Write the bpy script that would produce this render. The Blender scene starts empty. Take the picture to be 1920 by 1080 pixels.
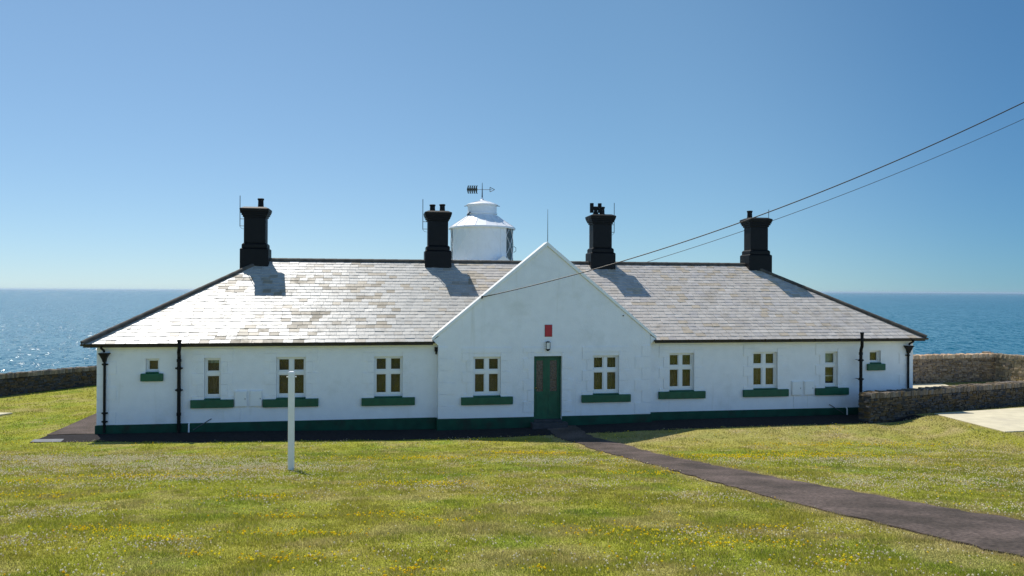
import bpy, math, random
import numpy as np
from mathutils import Vector, Matrix
R = math.radians
rng = np.random.default_rng(7)
random.seed(7)
scene = bpy.context.scene
C = scene.collection

# ------------------------------------------------------------------ camera
EYE = 4.43
cam_d = bpy.data.cameras.new("camera")
cam = bpy.data.objects.new("camera", cam_d); C.objects.link(cam)
cam.location = (0, 0, EYE)
cam.rotation_euler = (R(90 + 0.21), R(-0.224), 0)
cam_d.sensor_width = 36.0
cam_d.lens = 27.19
cam_d.clip_start = 0.1
cam_d.clip_end = 400000
scene.camera = cam

# ------------------------------------------------------------------ sky and sun
SUN_DIR = Vector((-0.569, 0.822, 0.0)).normalized()      # towards the sun, on the ground
SUN_EL = R(58.5)
w = bpy.data.worlds.new("World"); scene.world = w; w.use_nodes = True
nt = w.node_tree
sky = nt.nodes.new("ShaderNodeTexSky"); sky.sky_type = 'NISHITA'; sky.sun_disc = False
sky.sun_elevation = SUN_EL
sky.sun_rotation = math.atan2(SUN_DIR.x, SUN_DIR.y)
sky.air_density = 0.8; sky.dust_density = 0.0; sky.ozone_density = 8.0; sky.altitude = 20
bg = nt.nodes["Background"]; bg.inputs[1].default_value = 0.14
# hazy summer sky: softer fall-off towards the horizon, palest round the sun's quarter, lifted behind the camera to fill the shaded front, deepest blue at right angles to the sun
_g = nt.nodes.new("ShaderNodeGamma"); _g.inputs[1].default_value = 0.60; nt.links.new(sky.outputs[0], _g.inputs[0])
_tc = nt.nodes.new("ShaderNodeTexCoord")
_dt = nt.nodes.new("ShaderNodeVectorMath"); _dt.operation = 'DOT_PRODUCT'; _dt.inputs[1].default_value = tuple(SUN_DIR)
nt.links.new(_tc.outputs["Generated"], _dt.inputs[0])
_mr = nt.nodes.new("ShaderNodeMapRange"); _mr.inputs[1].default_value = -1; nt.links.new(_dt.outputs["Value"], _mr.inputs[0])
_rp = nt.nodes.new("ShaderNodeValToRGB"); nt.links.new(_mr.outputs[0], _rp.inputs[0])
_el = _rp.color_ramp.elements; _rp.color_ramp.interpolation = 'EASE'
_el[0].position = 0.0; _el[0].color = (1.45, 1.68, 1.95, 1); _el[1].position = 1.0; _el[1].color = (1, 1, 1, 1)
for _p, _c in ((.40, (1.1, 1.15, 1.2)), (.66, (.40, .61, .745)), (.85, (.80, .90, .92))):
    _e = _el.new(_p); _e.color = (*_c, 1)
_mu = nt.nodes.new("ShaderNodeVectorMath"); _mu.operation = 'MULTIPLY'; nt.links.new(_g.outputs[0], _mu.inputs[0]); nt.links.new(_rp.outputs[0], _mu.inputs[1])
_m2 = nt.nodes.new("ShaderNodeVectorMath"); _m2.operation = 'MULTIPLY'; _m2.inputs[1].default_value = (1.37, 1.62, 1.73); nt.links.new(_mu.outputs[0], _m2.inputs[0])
_sx = nt.nodes.new("ShaderNodeSeparateXYZ"); nt.links.new(_tc.outputs["Generated"], _sx.inputs[0])
_zr = nt.nodes.new("ShaderNodeMapRange"); _zr.inputs[1].default_value = .40; _zr.inputs[2].default_value = 1.0; _zr.inputs[3].default_value = 1.0; _zr.inputs[4].default_value = .42
nt.links.new(_sx.outputs[2], _zr.inputs[0])
_m3 = nt.nodes.new("ShaderNodeVectorMath"); _m3.operation = 'SCALE'; nt.links.new(_m2.outputs[0], _m3.inputs[0]); nt.links.new(_zr.outputs[0], _m3.inputs["Scale"])
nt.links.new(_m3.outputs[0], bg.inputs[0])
sl = bpy.data.lights.new("sun", 'SUN'); sl.energy = 5.0; sl.angle = R(0.53); sl.color = (1.0, 0.955, 0.88)
sun = bpy.data.objects.new("sun", sl); C.objects.link(sun)
to_sun = Vector((SUN_DIR.x*math.cos(SUN_EL), SUN_DIR.y*math.cos(SUN_EL), math.sin(SUN_EL)))
sun.rotation_euler = to_sun.to_track_quat('Z', 'Y').to_euler()
sun.location = (-20, 30, 60)
scene.view_settings.view_transform = 'Standard'; scene.view_settings.look = 'None'
scene.view_settings.exposure = 0.0; scene.view_settings.gamma = 1.0
scene.cycles.max_bounces = 8
scene.cycles.transparent_max_bounces = 16
scene.cycles.use_denoising = True

# ------------------------------------------------------------------ helpers
def new_mat(name):
    m = bpy.data.materials.new(name); m.use_nodes = True
    return m, m.node_tree.nodes, m.node_tree.links, m.node_tree.nodes["Principled BSDF"]

def pmat(name, col, rough=0.6, spec=0.4, noise=0.0, nscale=8.0, bump=0.0, bscale=40.0, metallic=0.0, stain=None, sscale=1.5, slo=.5, shi=.7):
    m, N, L, b = new_mat(name)
    b.inputs["Base Color"].default_value = (*col, 1); b.inputs["Roughness"].default_value = rough
    b.inputs["Specular IOR Level"].default_value = spec; b.inputs["Metallic"].default_value = metallic
    tc = N.new("ShaderNodeTexCoord")
    out = None
    if noise:
        n = N.new("ShaderNodeTexNoise"); n.inputs["Scale"].default_value = nscale; n.inputs["Detail"].default_value = 6
        L.new(tc.outputs["Object"], n.inputs["Vector"])
        r = N.new("ShaderNodeMapRange"); r.inputs[1].default_value = .3; r.inputs[2].default_value = .7
        r.inputs[3].default_value = 1 - noise; r.inputs[4].default_value = 1 + noise
        L.new(n.outputs["Fac"], r.inputs[0])
        mx = N.new("ShaderNodeVectorMath"); mx.operation = 'SCALE'; mx.inputs[0].default_value = col
        L.new(r.outputs[0], mx.inputs["Scale"]); out = mx.outputs[0]
    if stain:
        n = N.new("ShaderNodeTexNoise"); n.inputs["Scale"].default_value = sscale; n.inputs["Detail"].default_value = 8
        n.inputs["Roughness"].default_value = .65
        L.new(tc.outputs["Object"], n.inputs["Vector"])
        r = N.new("ShaderNodeMapRange"); r.inputs[1].default_value = slo; r.inputs[2].default_value = shi
        L.new(n.outputs["Fac"], r.inputs[0])
        mix = N.new("ShaderNodeMix"); mix.data_type = 'RGBA'
        L.new(r.outputs[0], mix.inputs[0])
        if out: L.new(out, mix.inputs[6])
        else: mix.inputs[6].default_value = (*col, 1)
        mix.inputs[7].default_value = (*stain, 1); out = mix.outputs[2]
    if out: L.new(out, b.inputs["Base Color"])
    if bump:
        n = N.new("ShaderNodeTexNoise"); n.inputs["Scale"].default_value = bscale; n.inputs["Detail"].default_value = 4
        L.new(tc.outputs["Object"], n.inputs["Vector"])
        bp = N.new("ShaderNodeBump"); bp.inputs["Strength"].default_value = bump; bp.inputs["Distance"].default_value = 0.02
        L.new(n.outputs["Fac"], bp.inputs["Height"]); L.new(bp.outputs[0], b.inputs["Normal"])
    return m

def attr_mat(name, rough=.7, spec=.3, bump=0.0, bscale=40., noise=0.0, nscale=10., transl=0.0, sheen=0.0):
    m, N, L, b = new_mat(name)
    a = N.new("ShaderNodeAttribute"); a.attribute_name = "Col"
    src = a.outputs["Color"]
    tc = N.new("ShaderNodeTexCoord")
    if noise:
        n = N.new("ShaderNodeTexNoise"); n.inputs["Scale"].default_value = nscale; n.inputs["Detail"].default_value = 6
        L.new(tc.outputs["Object"], n.inputs["Vector"])
        r = N.new("ShaderNodeMapRange"); r.inputs[1].default_value = .3; r.inputs[2].default_value = .7
        r.inputs[3].default_value = 1 - noise; r.inputs[4].default_value = 1 + noise
        L.new(n.outputs["Fac"], r.inputs[0])
        mx = N.new("ShaderNodeVectorMath"); mx.operation = 'SCALE'
        L.new(src, mx.inputs[0]); L.new(r.outputs[0], mx.inputs["Scale"]); src = mx.outputs[0]
    L.new(src, b.inputs["Base Color"])
    b.inputs["Roughness"].default_value = rough; b.inputs["Specular IOR Level"].default_value = spec
    if bump:
        n = N.new("ShaderNodeTexNoise"); n.inputs["Scale"].default_value = bscale; n.inputs["Detail"].default_value = 5
        L.new(tc.outputs["Object"], n.inputs["Vector"])
        bp = N.new("ShaderNodeBump"); bp.inputs["Strength"].default_value = bump; bp.inputs["Distance"].default_value = 0.02
        L.new(n.outputs["Fac"], bp.inputs["Height"]); L.new(bp.outputs[0], b.inputs["Normal"])
    if transl:
        t = N.new("ShaderNodeBsdfTranslucent"); L.new(src, t.inputs["Color"])
        ms = N.new("ShaderNodeMixShader"); ms.inputs[0].default_value = transl
        L.new(b.outputs[0], ms.inputs[1]); L.new(t.outputs[0], ms.inputs[2])
        L.new(ms.outputs[0], N["Material Output"].inputs["Surface"])
    return m

def glass_mat(name, tint=(.9, .92, .9), f0=.06):
    m, N, L, b = new_mat(name); N.remove(b)
    tr = N.new("ShaderNodeBsdfTransparent"); tr.inputs[0].default_value = (*tint, 1)
    gl = N.new("ShaderNodeBsdfGlossy"); gl.inputs["Roughness"].default_value = .02
    fr = N.new("ShaderNodeFresnel"); fr.inputs[0].default_value = 1.5
    ms = N.new("ShaderNodeMixShader")
    L.new(fr.outputs[0], ms.inputs[0]); L.new(tr.outputs[0], ms.inputs[1]); L.new(gl.outputs[0], ms.inputs[2])
    L.new(ms.outputs[0], N["Material Output"].inputs["Surface"])
    return m

class MB:
    """collects verts and faces in local coordinates, builds ONE mesh object"""
    def __init__(s): s.v = []; s.f = []; s.c = []
    def add(s, vs, fs, col=None):
        o = len(s.v); s.v += [tuple(p) for p in vs]; s.f += [tuple(i + o for i in f) for f in fs]
        if col is not None: s.c += [col]*len(vs)
        return s
    def box(s, x0, x1, y0, y1, z0, z1, col=None):
        return s.add([(x0,y0,z0),(x1,y0,z0),(x1,y1,z0),(x0,y1,z0),(x0,y0,z1),(x1,y0,z1),(x1,y1,z1),(x0,y1,z1)],
              [(0,3,2,1),(4,5,6,7),(0,1,5,4),(1,2,6,5),(2,3,7,6),(3,0,4,7)], col)
    def taper(s, cx, cy, z0, z1, hx0, hy0, hx1, hy1):
        return s.add([(cx-hx0,cy-hy0,z0),(cx+hx0,cy-hy0,z0),(cx+hx0,cy+hy0,z0),(cx-hx0,cy+hy0,z0),
               (cx-hx1,cy-hy1,z1),(cx+hx1,cy-hy1,z1),(cx+hx1,cy+hy1,z1),(cx-hx1,cy+hy1,z1)],
              [(0,3,2,1),(4,5,6,7),(0,1,5,4),(1,2,6,5),(2,3,7,6),(3,0,4,7)])
    def prism_y(s, poly, y0, y1):                      # polygon in (x,z), counter-clockwise seen from -y
        n = len(poly)
        vs = [(x, y0, z) for x, z in poly] + [(x, y1, z) for x, z in poly]
        fs = [tuple(range(n)), tuple(range(2*n-1, n-1, -1))] + [((i+1) % n, i, n+i, n+(i+1) % n) for i in range(n)]
        return s.add(vs, fs)
    def tube(s, pts, r, n=10, cap=True, r1=None):
        pts = [Vector(p) for p in pts]; vs = []; fs = []
        ref = None
        for i, p in enumerate(pts):
            d = (pts[min(i+1, len(pts)-1)] - pts[max(i-1, 0)]).normalized()
            if ref is None: ref = d.orthogonal().normalized()
            a = (ref - d*ref.dot(d)).normalized(); ref = a; b = d.cross(a)
            rr = r if r1 is None else r + (r1-r)*i/(len(pts)-1)
            for k in range(n):
                t = 2*math.pi*k/n; vs.append(p + a*(rr*math.cos(t)) + b*(rr*math.sin(t)))
        for i in range(len(pts)-1):
            for k in range(n):
                fs.append((i*n+k, i*n+(k+1) % n, (i+1)*n+(k+1) % n, (i+1)*n+k))
        if cap: fs += [tuple(range(n-1, -1, -1)), tuple(range((len(pts)-1)*n, len(pts)*n))]
        return s.add(vs, fs)
    def lathe(s, prof, cx=0, cy=0, n=32, a0=0.0, a1=2*math.pi, cap=True):
        full = abs(a1-a0-2*math.pi) < 1e-6; m = n if full else n+1; vs = []; fs = []
        for r, z in prof:
            for k in range(m):
                t = a0 + (a1-a0)*k/n; vs.append((cx+r*math.cos(t), cy+r*math.sin(t), z))
        for i in range(len(prof)-1):
            for k in range(n):
                k2 = (k+1) % m
                fs.append((i*m+k, i*m+k2, (i+1)*m+k2, (i+1)*m+k))
        if full and cap:
            if prof[0][0] > 1e-4: fs.append(tuple(range(m-1, -1, -1)))
            if prof[-1][0] > 1e-4: fs.append(tuple(range((len(prof)-1)*m, len(prof)*m)))
        return s.add(vs, fs)
    def build(s, name, mat, parent=None, loc=(0,0,0), smooth=False, bevel=0.0, seg=2):
        me = bpy.data.meshes.new(name); me.from_pydata(s.v, [], s.f); me.validate(); me.update()
        if s.c and len(s.c) == len(s.v):
            at = me.color_attributes.new("Col", 'FLOAT_COLOR', 'POINT')
            at.data.foreach_set("color", np.array([(*c[:3], 1.0) for c in s.c], dtype=np.float32).ravel())
        o = bpy.data.objects.new(name, me); C.objects.link(o); o.location = loc
        if mat: me.materials.append(mat)
        if parent: o.parent = parent
        if smooth:
            me.polygons.foreach_set("use_smooth", [True]*len(me.polygons))
        if bevel:
            md = o.modifiers.new("bevel", 'BEVEL'); md.width = bevel; md.segments = seg; md.limit_method = 'ANGLE'
        return o

def tag(o, label=None, cat=None, group=None, kind=None):
    if label: o["label"] = label
    if cat: o["category"] = cat
    if group: o["group"] = group
    if kind: o["kind"] = kind
    return o
def empty(name, loc, rz=0):
    o = bpy.data.objects.new(name, None); C.objects.link(o); o.location = loc; o.rotation_euler = (0, 0, rz)
    o.empty_display_size = .3
    return o

# numpy value noise ---------------------------------------------------------
_T = rng.random((256, 256))
def vnoise(x, y):
    xi = np.floor(x).astype(int); yi = np.floor(y).astype(int); fx = x-xi; fy = y-yi
    fx = fx*fx*(3-2*fx); fy = fy*fy*(3-2*fy)
    g = lambda a, b: _T[a % 256, b % 256]
    return (g(xi,yi)*(1-fx)+g(xi+1,yi)*fx)*(1-fy)+(g(xi,yi+1)*(1-fx)+g(xi+1,yi+1)*fx)*fy
def fbm(x, y, o=4):
    t = 0; a = .5; n = 0
    for i in range(o):
        t = t + a*vnoise(x*2**i+17*i, y*2**i+31*i); n += a; a *= .55
    return t/n
def ss(a, b, x):
    t = np.clip((x-a)/(b-a), 0, 1); return t*t*(3-2*t)

# ------------------------------------------------------------------ the lie of the land
M_ = 0.173; CC = math.sqrt(1+M_*M_)
HX, HY = -12.75, 23.79                        # left front corner of the house
HROT = math.atan(M_)
def to_uv(x, y):
    return ((x-HX)+(y-HY)*M_)/CC, (-x*M_+(y-26))/CC
def to_xy(u, v):
    return HX+(u-M_*v)/CC, HY+(M_*u+v)/CC
def terr(x, y):
    x = np.asarray(x, float); y = np.asarray(y, float)
    u, v = to_uv(x, y)
    slope = EYE-(1.5+.137*np.maximum(y, 0))
    dip = -.02-.13*np.exp(-((u-11.)/6.)**2)*ss(9, 2, np.abs(v))
    bank = .21*ss(13.0, 14.5, x)*ss(28.3, 27., y-.38*(x-14.6))*ss(21.9, 23.3, y-.25*(x-14.9))
    b = dip+bank; k = .25
    h = np.clip(.5+.5*(slope-b)/k, 0, 1)
    z = b*(1-h)+slope*h+k*h*(1-h)
    z = z + .03*(fbm(x*.35+5, y*.35+9, 3)-.5)*ss(23.5, 20, y)
    return z

# boundary wall lines (also used for where the land ends)
LEFT_WALL = [(-27.5, 21.5), (-24.2, 26.6), (-21.1, 31.9), (-19.2, 36.0), (-17.6, 40.5), (-15.2, 45.5)]
FAR_WALL = [(14.5, 36.3), (19.5, 37.6), (24.4, 38.9)]
FAR_WALL_SIDE = [(24.05, 39.5), (26.3, 34.7), (28.6, 29.5)]
LOW_WALL = [(12.22, 26.3), (15.2, 27.6), (19.6, 29.65), (27.0, 32.6)]
SLAB = [(14.70, 26.95), (14.97, 23.46), (22.5, 25.2), (22.5, 29.75)]
APRON_W = 1.25

PATH_L = [(1.06,26.9),(1.10,26.2),(1.22,25.34),(1.41,24.05),(2.10,22.5),(2.86,18.88),(3.29,15.89),(3.57,13.63),(3.91,11.56),(4.21,10.18),(4.44,8.95),(4.63,8.09),(4.78,7.37),(4.98,6.0),(5.15,4.5),(5.25,2.0),(5.3,-3)]
PATH_R = [(2.10,27.08),(2.14,26.3),(2.25,25.28),(2.50,24.06),(3.03,23.1),(3.58,21.65),(4.26,18.16),(4.74,15.61),(5.13,13.77),(5.47,12.39),(5.72,11.2),(5.95,10.27),(6.2,9.57),(6.52,7.6),(6.72,5.6),(6.85,2.6),(6.9,-3)]
def resample(pts, n):
    p = np.array(pts, float)
    # Catmull-Rom, then even spacing
    q = []
    P = np.vstack([2*p[0]-p[1], p, 2*p[-1]-p[-2]])
    for i in range(1, len(P)-2):
        for t in np.linspace(0, 1, 12, endpoint=False):
            a, b, c_, d = P[i-1], P[i], P[i+1], P[i+2]
            q.append(.5*((2*b)+(-a+c_)*t+(2*a-5*b+4*c_-d)*t*t+(-a+3*b-3*c_+d)*t**3))
    q.append(P[-2]); q = np.array(q)
    s = np.r_[0, np.cumsum(np.linalg.norm(np.diff(q, axis=0), axis=1))]
    t = np.linspace(0, s[-1], n)
    return np.c_[np.interp(t, s, q[:, 0]), np.interp(t, s, q[:, 1])]
NP = 220
pl = resample(PATH_L, NP); pr = resample(PATH_R, NP)
# crumbling edges
wob = lambda seed: (fbm(np.arange(NP)*.45+seed, np.full(NP, seed*1.7), 3)-.5)*.24
dirn = (pr-pl)/np.linalg.norm(pr-pl, axis=1)[:, None]
pl = pl+dirn*wob(3.1)[:, None]; pr = pr+dirn*wob(8.7)[:, None]

def in_poly(x, y, poly):
    ins = np.zeros(x.shape, bool); n = len(poly)
    for i in range(n):
        x0, y0 = poly[i]; x1, y1 = poly[(i+1) % n]
        if y0 == y1: continue
        cnd = ((y0 > y) != (y1 > y)) & (x < (x1-x0)*(y-y0)/(y1-y0)+x0)
        ins ^= cnd
    return ins
def dist_line(x, y, pts):
    d = np.full(np.shape(x), 1e9)
    for (x0, y0), (x1, y1) in zip(pts[:-1], pts[1:]):
        dx, dy = x1-x0, y1-y0; t = np.clip(((x-x0)*dx+(y-y0)*dy)/(dx*dx+dy*dy+1e-12), 0, 1)
        d = np.minimum(d, np.hypot(x-x0-t*dx, y-y0-t*dy))
    return d
PATH_POLY = [tuple(p) for p in pl]+[tuple(p) for p in pr[::-1]]
LAND = [(-29, -5), (-29, 21)] + [(x-1.2, y+.5) for x, y in LEFT_WALL] + [(-16, 47.5), (22, 47.5), (25.5, 40.2), (29.5, 32), (33, 31), (33, -5)]

# lawn colour: shared by soil and blades
def lawn_col(x, y):
    g = fbm(x*1.0, y*1.0, 5); d = fbm(x*1.5+40, y*1.5+11, 5); f = fbm(x*3.1+7, y*3.1+3, 3)
    u, v = to_uv(x, y)
    green = np.array([.325, .338, .042]); lush = np.array([.262, .318, .038]); dry = np.array([.420, .350, .145]); ochre = np.array([.370, .335, .060])
    tl = ss(.48, .68, g)[:, None]
    td = (ss(.50, .66, d*.7+f*.3))[:, None]*.65
    dp = np.minimum(dist_line(x, y, list(map(tuple, pl[::4]))), dist_line(x, y, list(map(tuple, pr[::4]))))
    edge = np.exp(-(dp/.24)**2)*(.65+.6*f)
    # bare, sun-dried lawn along the right half of the house
    near_house = ss(-6.0, -2.6, v)*ss(12, 17, u)*.55
    c = green*(1-tl)+lush*tl
    to = ss(.5, .6, fbm(x*.4+80, y*.4+21, 3))[:, None]*.55
    c = c*(1-to)+ochre*to
    td = np.clip(td+edge[:, None]+near_house[:, None], 0, 1)
    c = c*(1-td)+dry*td
    return c*(.8+.4*f[:, None])

# ------------------------------------------------------------------ ground sheet
def add_ground():
    xs = np.arange(-34, 38.01, .3); ys = np.arange(-6, 50.01, .3)
    X, Y = np.meshgrid(xs, ys); x = X.ravel(); y = Y.ravel()
    z = terr(x, y)
    ins = in_poly(x, y, LAND)
    d = dist_line(x, y, LAND+[LAND[0]])
    z = np.where(ins, z, z-np.minimum(d*1.9, 44)-.6*ss(0, 1, d)*fbm(x, y, 3))
    col = lawn_col(x, y)*.85
    rock = np.array([.26, .23, .18])*(.7+.6*fbm(x*1.3, y*1.3, 4))[:, None]
    t = np.where(ins, 0, ss(.6, 1.8, d))[:, None]
    col = col*(1-t)+rock*t
    nx, ny = len(xs), len(ys)
    i = np.arange(nx*ny).reshape(ny, nx)
    faces = np.stack([i[:-1,:-1], i[:-1,1:], i[1:,1:], i[1:,:-1]], -1).reshape(-1, 4)
    # steep cliff sides down to the water
    verts = np.c_[x, y, z]
    border = np.r_[i[0, :], i[1:, -1], i[-1, -2::-1], i[-2:0:-1, 0]]
    n0 = len(verts)
    bv = verts[border].copy(); cx, cy = 2, 20
    bv[:, 0] += np.sign(bv[:, 0]-cx)*3; bv[:, 1] += np.sign(bv[:, 1]-cy)*3; bv[:, 2] = -41
    verts = np.vstack([verts, bv]); col = np.vstack([col, np.tile([.24, .21, .17], (len(bv), 1))])
    nb = len(border); k = np.arange(nb); k2 = (k+1) % nb
    side = np.stack([border[k2], border[k], n0+k, n0+k2], -1)
    fl = faces.tolist()+side.tolist()
    me = bpy.data.meshes.new("lawn"); me.from_pydata(verts.tolist(), [], fl); me.update()
    at = me.color_attributes.new("Col", 'FLOAT_COLOR', 'POINT')
    at.data.foreach_set("color", np.c_[col, np.ones(len(col))].astype(np.float32).ravel())
    me.polygons.foreach_set("use_smooth", [True]*len(me.polygons))
    me.materials.append(attr_mat("turf", rough=.95, spec=.1, bump=.8, bscale=35, noise=.35, nscale=28))
    o = bpy.data.objects.new("lawn", me); C.objects.link(o); o["kind"] = "structure"
    return o
add_ground()

def sheet(name, left, right, mat, lift=.02, cross=8, skirt=.06):
    """a surfaced strip lying on the ground between two edge lines"""
    n = len(left); vs = []; fs = []
    for i in range(n):
        for k in range(cross+1):
            t = k/cross; p = left[i]*(1-t)+right[i]*t
            crown = .012*(1-(2*t-1)**2)
            vs.append((p[0], p[1], float(terr(p[0], p[1]))+lift+crown))
    m = cross+1
    for i in range(n-1):
        for k in range(cross): fs.append((i*m+k, i*m+k+1, (i+1)*m+k+1, (i+1)*m+k))
    b = len(vs)
    for i in range(n):
        for k in (0, cross):
            p = vs[i*m+k]; vs.append((p[0], p[1], p[2]-skirt))
    for i in range(n-1):
        fs.append((i*m, (i+1)*m, b+2*(i+1), b+2*i)); fs.append(((i+1)*m+cross, i*m+cross, b+2*i+1, b+2*(i+1)+1))
    mb = MB(); mb.add(vs, fs)
    o = mb.build(name, mat, smooth=False); o["kind"] = "structure"
    return o

def tarmac():
    m, N, L, b = new_mat("worn_tarmac")
    tc = N.new("ShaderNodeTexCoord")
    n1 = N.new("ShaderNodeTexNoise"); n1.inputs["Scale"].default_value = 1.1; n1.inputs["Detail"].default_value = 7
    n2 = N.new("ShaderNodeTexNoise"); n2.inputs["Scale"].default_value = 22; n2.inputs["Detail"].default_value = 6
    n3 = N.new("ShaderNodeTexVoronoi"); n3.inputs["Scale"].default_value = 90
    for n in (n1, n2, n3): L.new(tc.outputs["Object"], n.inputs["Vector"])
    r = N.new("ShaderNodeValToRGB"); L.new(n1.outputs["Fac"], r.inputs[0])
    r.color_ramp.elements[0].position = .36; r.color_ramp.elements[0].color = (.062, .049, .041, 1)
    r.color_ramp.elements[1].position = .66; r.color_ramp.elements[1].color = (.132, .100, .088, 1)
    mr = N.new("ShaderNodeMapRange"); mr.inputs[1].default_value = .25; mr.inputs[2].default_value = .75
    mr.inputs[3].default_value = .45; mr.inputs[4].default_value = 1.55
    L.new(n2.outputs["Fac"], mr.inputs[0])
    mx = N.new("ShaderNodeVectorMath"); mx.operation = 'SCALE'
    L.new(r.outputs[0], mx.inputs[0]); L.new(mr.outputs[0], mx.inputs["Scale"])
    L.new(mx.outputs[0], b.inputs["Base Color"]); b.inputs["Roughness"].default_value = .9; b.inputs["Specular IOR Level"].default_value = .2
    bp = N.new("ShaderNodeBump"); bp.inputs["Strength"].default_value = .5; bp.inputs["Distance"].default_value = .012
    L.new(n3.outputs["Distance"], bp.inputs["Height"]); L.new(bp.outputs[0], b.inputs["Normal"])
    return m
TARMAC = tarmac()
sheet("tarmac_path", pl, pr, TARMAC, lift=.022)
# the tarmac walk round the house: front strip, widened over the house's shadow band, and left side strip
def uvline(u0, v0, u1, v1, n): return np.array([to_xy(u0+(u1-u0)*i/(n-1), v0+(v1-v0)*i/(n-1)) for i in range(n)])
lo = [-1.30-.42*min(1, max(0, (i-3)/6))+.05*math.sin(i*1.7) for i in range(60)]
fl_ = np.array([to_xy(-1.35+(27.0+1.35)*i/59, lo[i]-.05) for i in range(60)])
fr_ = np.array([to_xy(-1.35+(27.0+1.35)*i/59, .0) for i in range(60)])
SHADETAR = pmat("shadowed_tarmac", (.030, .027, .028), rough=.95, spec=.1, noise=.3, nscale=10, bump=.4, bscale=60)  # tarmac darkened so the house's shadow is in its colour
sheet("house_walk", fl_, fr_, SHADETAR, lift=.010, cross=4)
sheet("side_walk", uvline(-1.42, 0.0, -1.42, 11, 30), uvline(.0, 0.0, .0, 11, 30), TARMAC, lift=.014, cross=4)

CONC = pmat("pale_concrete", (.62, .56, .40), rough=.9, spec=.2, noise=.1, nscale=3, bump=.3, bscale=30, stain=(.48, .43, .33), sscale=.6, slo=.5, shi=.75)
GREYSLAB = pmat("grey_concrete", (.20, .205, .215), rough=.85, spec=.3, noise=.15, nscale=6, bump=.2)
def slab(name, poly, z, th, mat):
    mb = MB(); n = len(poly)
    vs = [(x, y, z) for x, y in poly]+[(x, y, z-th) for x, y in poly]
    fs = [tuple(range(n)), tuple(range(2*n-1, n-1, -1))]+[((i+1) % n, i, n+i, n+(i+1) % n) for i in range(n)]
    mb.add(vs, fs); o = mb.build(name, mat, bevel=.015); o["kind"] = "structure"; return o
slab("concrete_pad", SLAB, .225, .4, CONC)
slab("lawn_pavement", [(-22.0, 26.9), (-18.05, 26.72), (-17.72, 27.5), (-22.0, 27.75)], .035, .2, CONC)
slab("drain_slab", [(-14.05, 22.78), (-13.9, 22.35), (-13.05, 22.42), (-13.2, 22.85)], .012, .2, GREYSLAB)
slab("yard_pavement", [(15.6, 31.2), (20.2, 33.0), (20.9, 37.7), (15.2, 36.1)], .02, .15, CONC)

# ------------------------------------------------------------------ sea
def add_sea():
    m, N, L, b = new_mat("sea_water")
    b.inputs["Base Color"].default_value = (.006, .105, .165, 1)
    b.inputs["Roughness"].default_value = .16; b.inputs["IOR"].default_value = 1.333
    b.inputs["Specular IOR Level"].default_value = .5
    tc = N.new("ShaderNodeTexCoord")
    mp = N.new("ShaderNodeMapping"); mp.inputs["Rotation"].default_value = (0, 0, R(8)); mp.inputs["Scale"].default_value = (1, .4, 1)
    L.new(tc.outputs["Object"], mp.inputs["Vector"])
    prev = None
    for sc, amp in ((.012, .20), (.12, .85), (.40, 2.15), (1.6, 1.05)):
        n = N.new("ShaderNodeTexNoise"); n.inputs["Scale"].default_value = sc; n.inputs["Detail"].default_value = 2
        L.new(mp.outputs[0], n.inputs["Vector"])
        sb = N.new("ShaderNodeVectorMath"); sb.operation = 'SUBTRACT'; sb.inputs[1].default_value = (.5, .5, .5); L.new(n.outputs["Color"], sb.inputs[0])
        ml = N.new("ShaderNodeVectorMath"); ml.operation = 'MULTIPLY'; ml.inputs[1].default_value = (amp, amp, 0); L.new(sb.outputs[0], ml.inputs[0])
        ad = N.new("ShaderNodeVectorMath"); ad.operation = 'ADD'; L.new(ml.outputs[0], ad.inputs[0])
        if prev: L.new(prev, ad.inputs[1])
        else: ad.inputs[1].default_value = (0, 0, 1)
        prev = ad.outputs[0]
    nn = N.new("ShaderNodeVectorMath"); nn.operation = 'NORMALIZE'; L.new(prev, nn.inputs[0])
    L.new(nn.outputs[0], b.inputs["Normal"])
    b.inputs["Roughness"].default_value = .17
    mb = MB(); S = 120000
    mb.add([(-S, -2000, 0), (S, -2000, 0), (S, S, 0), (-S, S, 0)], [(0, 1, 2, 3)])
    o = mb.build("sea", m, loc=(0, 0, -38)); o["kind"] = "structure"
add_sea()

# ------------------------------------------------------------------ materials of the house
def add_streaks(m, col, lo, hi, scale):
    N, L = m.node_tree.nodes, m.node_tree.links; b = N['Principled BSDF']; src = b.inputs['Base Color'].links[0].from_socket
    tc = N.new('ShaderNodeTexCoord'); mp = N.new('ShaderNodeMapping'); mp.inputs['Scale'].default_value = scale; L.new(tc.outputs['Object'], mp.inputs[0])
    n = N.new('ShaderNodeTexNoise'); n.inputs['Scale'].default_value = 1.0; n.inputs['Detail'].default_value = 6; L.new(mp.outputs[0], n.inputs['Vector'])
    r = N.new('ShaderNodeMapRange'); r.inputs[1].default_value = lo; r.inputs[2].default_value = hi; r.inputs[4].default_value = .45; L.new(n.outputs['Fac'], r.inputs[0])
    mx = N.new('ShaderNodeMix'); mx.data_type = 'RGBA'; L.new(r.outputs[0], mx.inputs[0]); L.new(src, mx.inputs[6]); mx.inputs[7].default_value = (*col, 1)
    L.new(mx.outputs[2], b.inputs['Base Color'])
WHITE = pmat("white_roughcast", (.81, .81, .82), rough=.85, spec=.2, noise=.035, nscale=3.0, bump=.35, bscale=26, stain=(.68, .68, .66), sscale=.9, slo=.56, shi=.8)
add_streaks(WHITE, (.60, .58, .52), .62, .82, (5.0, 5.0, .45))
add_streaks(CONC, (.47, .41, .28), .50, .72, (.35, 5.5, 1.0))
SMOOTHW = pmat("white_paint", (.80, .80, .79), rough=.5, spec=.4, noise=.02, nscale=4)
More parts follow.
